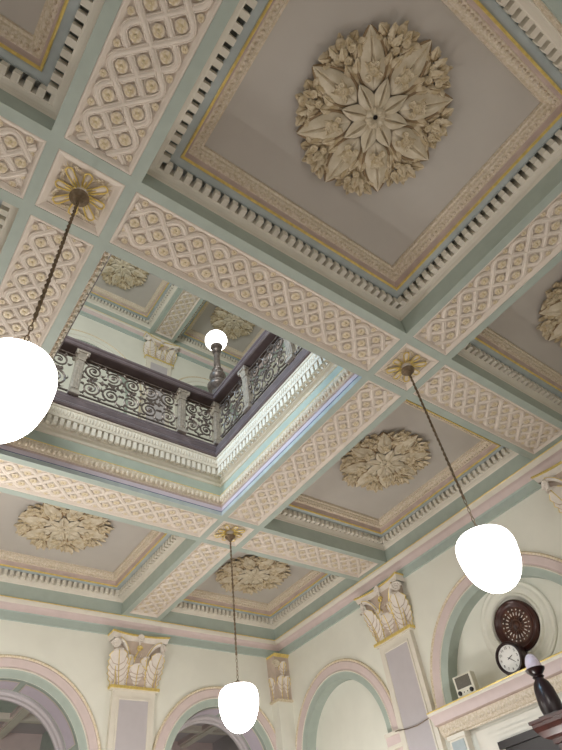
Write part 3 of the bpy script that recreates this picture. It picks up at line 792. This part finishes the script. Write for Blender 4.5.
# ------------------------------------------------------------------ round timber grille in the clock arch  (frame: x = -Y, y = Z, z = out of the wall)
WM = Matrix(((0, 0, -1), (-1, 0, 0), (0, 1, 0))).to_4x4()
t = trim(); b = MB()
Tm = Matrix.Translation((WX+.24, 4.97, 4.97)) @ WM
b.lathe([(.70, 0), (.70, .03), (.675, .045), (.64, .03), (.62, .03), (.60, .05), (.56, .05), (.54, .03), (.50, .02), (.48, .055), (.45, .06), (.43, .03)], 'wall', 64, Tm); b.build('roundel_ring', t, True)
root = empty('rose_grille', label='round dark brown carved timber rose grille high in the clock arch', cat='wall grille'); root.matrix_world = Tm @ Matrix.Translation((.02, -.03, 0)) @ Matrix.Diagonal((.92, .92, 1, 1))
b = MB(); b.lathe([(.43, .02), (.43, .10), (.415, .125), (.39, .13), (.37, .115), (.355, .10), (.34, .10), (.32, .085), (.30, .075)], 'wood', 56); b.build('rim', root, True)
b = MB(); b.lathe([(.31, .075), (.25, .08), (.24, .07), (.12, .07), (.10, .085), (.001, .085)], 'woodrose', 48); b.build('disc', root)
b = MB(); b.lathe([(.075, .085), (.07, .11), (.045, .12), (.03, .135), (.001, .14)], 'woodrose', 20)
for i in range(20):
    R = Matrix.Rotation(2*PI*i/20, 4, 'Z'); leafmesh(b, R @ Matrix.Translation((.075, 0, .082)), .10, .022, 'woodrose', 0, .5, 0, nu=5)
b.build('centre_boss', root, True)
for i in range(20):
    R = Matrix.Rotation(2*PI*(i+.5)/20, 4, 'Z')
    b = MB(); b.sphere((.19, 0, .071), .012, 'piercing', 8, 4, (2.8, .8, .5), R); b.build('piercing', root, True)  # pale dots stand for pierced holes with the wall showing through
    b = MB(); b.sphere((.262, 0, .08), .014, 'piercing', 8, 4, (1, 1, .5), R); b.build('piercing', root, True)

# wall clock standing on the ledge
root = empty('wall_clock', label='round white-faced clock in a dark wood case standing on the gilded ledge', cat='clock')
root.matrix_world = Matrix.Translation((WX-.155, 5.11, 4.436)) @ WM
b = MB(); b.lathe([(.235, -.14), (.24, -.02), (.242, .02), (.232, .045), (.21, .05), (.195, .035), (.192, .02)], 'wooddark', 48); b.add([(.24*cos(2*PI*i/48), .24*sin(2*PI*i/48), -.14) for i in range(48)], [tuple(range(48))], 'wooddark'); b.build('case', root, True)
b = MB(); b.lathe([(.2, .015), (.001, .016)], 'white', 48); b.build('dial', root)
for h in range(1, 13):
    cu = bpy.data.curves.new('numeral', 'FONT'); cu.body = str(h); cu.size = .052; cu.align_x = 'CENTER'; cu.align_y = 'CENTER'; cu.extrude = .001
    cu.materials.append(M['black']); tmp = bpy.data.objects.new('tmp', cu); C.objects.link(tmp); bpy.context.view_layer.update(); me = bpy.data.meshes.new_from_object(tmp.evaluated_get(bpy.context.evaluated_depsgraph_get())); bpy.data.objects.remove(tmp)
    o = bpy.data.objects.new('numeral', me); C.objects.link(o); o.parent = root
    a = PI/2-2*PI*h/12; o.location = (.152*cos(a), .152*sin(a), .0185)
def hand(name, ang, L, w):
    b = MB(); T = Matrix.Rotation(PI/2-ang, 4, 'Z'); b.add([(-.03, -w*.6, .022), (0, -w, .022), (L*.8, -w*.8, .022), (L, 0, .022), (L*.8, w*.8, .022), (0, w, .022), (-.03, w*.6, .022)], [tuple(range(7))], 'black', T); b.build(name, root)
hand('hour_hand', math.radians(71), .085, .007); hand('minute_hand', math.radians(132), .135, .005)
b = MB(); b.sphere((0, 0, .023), .01, 'black', 8, 5); b.build('hand_pin', root)

# cream intercom box on the ledge
root = empty('speaker_box', label='small cream box with grey screen and two black knobs on the ledge', cat='speaker')
root.matrix_world = Matrix.Translation((WX-.26, 6.03, 4.19)) @ Matrix.Rotation(math.radians(6), 4, 'Z') @ WM
b = MB(); b.frustum((-.18, .18, 0, .315), -.13, (-.18, .18, .0, .315), .0, 'plastic'); b.frustum((-.18, .18, 0, .315), 0, (-.172, .172, .008, .307), .012, 'plastic'); b.build('case', root)
b = MB(); b.box(-.14, .14, .115, .285, .005, .016, 'mesh'); b.build('screen', root)
for x in (-.115, .115):
    b = MB(); b.lathe([(.034, 0), (.034, .02), (.028, .03), (.001, .03)], 'black', 20, Matrix.Translation((x, .055, .010))); b.build('knob', root, True)
for x in (-.035, .03):
    b = MB(); b.sphere((x, .055, .013), .011, 'mesh', 8, 4, (1, 1, .5)); b.build('button', root, True)

# thin cable looped across the right wall pilaster
b = MB(); P0, P1 = Vector((WX-.125, 7.86, 4.165)), Vector((WX-.02, 6.86, 4.2)); pts = []
P = [Vector((WX-.03, 8.25, 4.235)), Vector((WX-.11, 7.84, 4.19)), Vector((WX-.125, 7.6, 4.15)), Vector((WX-.125, 7.35, 4.135)), Vector((WX-.125, 7.1, 4.16)), Vector((WX-.115, 6.92, 4.2)), Vector((WX-.12, 6.84, 4.205))]
b.tube(P, .008, 'bronze', 6); tag(b.build('cable'), 'thin brown cable looped across the right wall pilaster at ledge height', 'cable')

# timber vestibule at the lower right with its corner finial
root = empty('timber_vestibule', (7.15, 0, 0), label='dark red timber vestibule top with cornice and corner finial at lower right', cat='vestibule')
b = MB(); b.box(.10, 1.25, 1.6, 4.10, 0, 2.98, 'wood')
for y in (1.9, 2.6, 3.3): b.box(.085, .11, y, y+.5, .3, 2.7, 'wooddark')
b.build('body', root)
def oc(prof, k, name):
    b = MB(); rows = []
    for d, z in prof: rows.append([(1.27, 4.10+d, z), (.10-d, 4.10+d, z), (.10-d, 1.6-d, z), (1.27, 1.6-d, z)])
    b.grid(rows, k); b.add(rows[-1], [(0, 1, 2, 3)], k); return b.build(name, root)
oc([(0, 2.84), (.03, 2.86), (.03, 2.98), (.07, 2.99), (.07, 3.03), (.13, 3.06), (.17, 3.12), (.19, 3.17), (.19, 3.2), (.21, 3.21), (.21, 3.24), (0, 3.245)], 'wood', 'cornice')
b = MB()
for i in range(24): y = 1.62+i*.105; b.box(.02, .075, y, y+.06, 2.89, 2.975, 'wooddark')
for i in range(11): x = .1+i*.105; b.box(x, x+.06, 4.12, 4.165, 2.89, 2.975, 'wooddark')
b.build('dentil_course', root)
fin = empty('finial', (.12, 4.06, 3.24), parent=root)
b = MB(); b.box(-.14, .14, -.14, .14, 0, .03, 'wooddark'); b.lathe([(.12, .03), (.135, .1), (.135, .16), (.12, .3), (.095, .38), (.06, .42), (.055, .44)], 'wooddark', 24); b.build('baluster', fin, True)
b = MB(); b.lathe([(.055, .43), (.075, .45), (.06, .47), (.08, .485), (.115, .52), (.125, .545), (.11, .55), (.001, .55)], 'wooddark', 24); b.build('cup', fin, True)
b = MB(); b.lathe([(.095, .55), (.098, .58), (.09, .63), (.07, .68), (.04, .715), (.001, .73)], 'domew', 24); o = b.build('dome', fin, True); o['label'] = 'pale lilac glossy dome'

# ------------------------------------------------------------------ light
def area(name, loc, target, size, energy, col, sy=None):
    l = bpy.data.lights.new(name, 'AREA'); l.energy = energy; l.color = col; l.shape = 'RECTANGLE'; l.size = size; l.size_y = sy or size
    o = bpy.data.objects.new(name, l); C.objects.link(o); o.location = loc
    o.rotation_euler = (Vector(target)-Vector(loc)).to_track_quat('-Z', 'Y').to_euler(); return o
def point(name, loc, energy, col, r=.3):
    l = bpy.data.lights.new(name, 'POINT'); l.energy = energy; l.color = col; l.shadow_soft_size = r
    o = bpy.data.objects.new(name, l); C.objects.link(o); o.location = loc; return o
WARM = (1, .965, .91)
point('hall_lamp', (LX[1], LY[2], 4.2), 260, WARM); point('hall_lamp', (LX[2], LY[0], 3.6), 55, WARM); point('hall_lamp', (LX[1], LY[0], 3.4), 10, WARM); point('hall_lamp', (LX[0], LY[1], 4.2), 90, WARM)
point('low_fill', (6.9, 8.6, 2.3), 130, WARM, .05); point('low_fill', (2.5, 8.6, 2.3), 130, WARM, .05); point('low_fill', (6.6, 4.6, 2.0), 60, WARM, .05)  # unseen fill lights below the view, added to brighten the far coffers
point('passage_fill', (1.0, 13.6, 3.0), 26, WARM); point('passage_fill', (7.2, 13.6, 2.6), 22, WARM)  # unseen fill lights added to brighten the passage interior
area('hall_fill', (-2.0, -5.0, 2.2), (7, 10.5, 4.4), 4, 90, (1, .98, .96), 2.5)  # uplight added behind the camera to brighten the far end, no window there
o = area('gallery_window', (-4.0, 5.2, 14.0), (4.45, 5.2, 7.2), 3.5, 80, (.44, .74, 1.0)); o.data.spread = math.radians(50)
area('gallery_window', (-2.0, 1.0, 11.5), (4, 9, 16), 3, 640, (.98, 1.0, .95))
w = bpy.data.worlds.new('hall'); bpy.context.scene.world = w; w.use_nodes = True
w.node_tree.nodes['Background'].inputs['Color'].default_value = (.8, .85, .9, 1); w.node_tree.nodes['Background'].inputs['Strength'].default_value = .15

# ------------------------------------------------------------------ camera
cam = bpy.data.cameras.new('camera'); co = bpy.data.objects.new('camera', cam); C.objects.link(co)
R = ((0.80854754, -0.57668095, -0.11700411), (0.36372379, 0.64610842, -0.67100589), (0.46255367, 0.49998299, 0.73216196))
m = Matrix(((R[0][0], -R[1][0], -R[2][0], .0779), (R[0][1], -R[1][1], -R[2][1], .0633), (R[0][2], -R[1][2], -R[2][2], 1.67), (0, 0, 0, 1)))
co.matrix_world = m
cam.sensor_fit = 'VERTICAL'; cam.sensor_height = 24; cam.lens = 534.7625/750*24; cam.clip_start = .05; cam.clip_end = 200
sc = bpy.context.scene; sc.camera = co
sc.view_settings.view_transform = 'Standard'; sc.view_settings.look = 'None'; sc.view_settings.exposure = 0
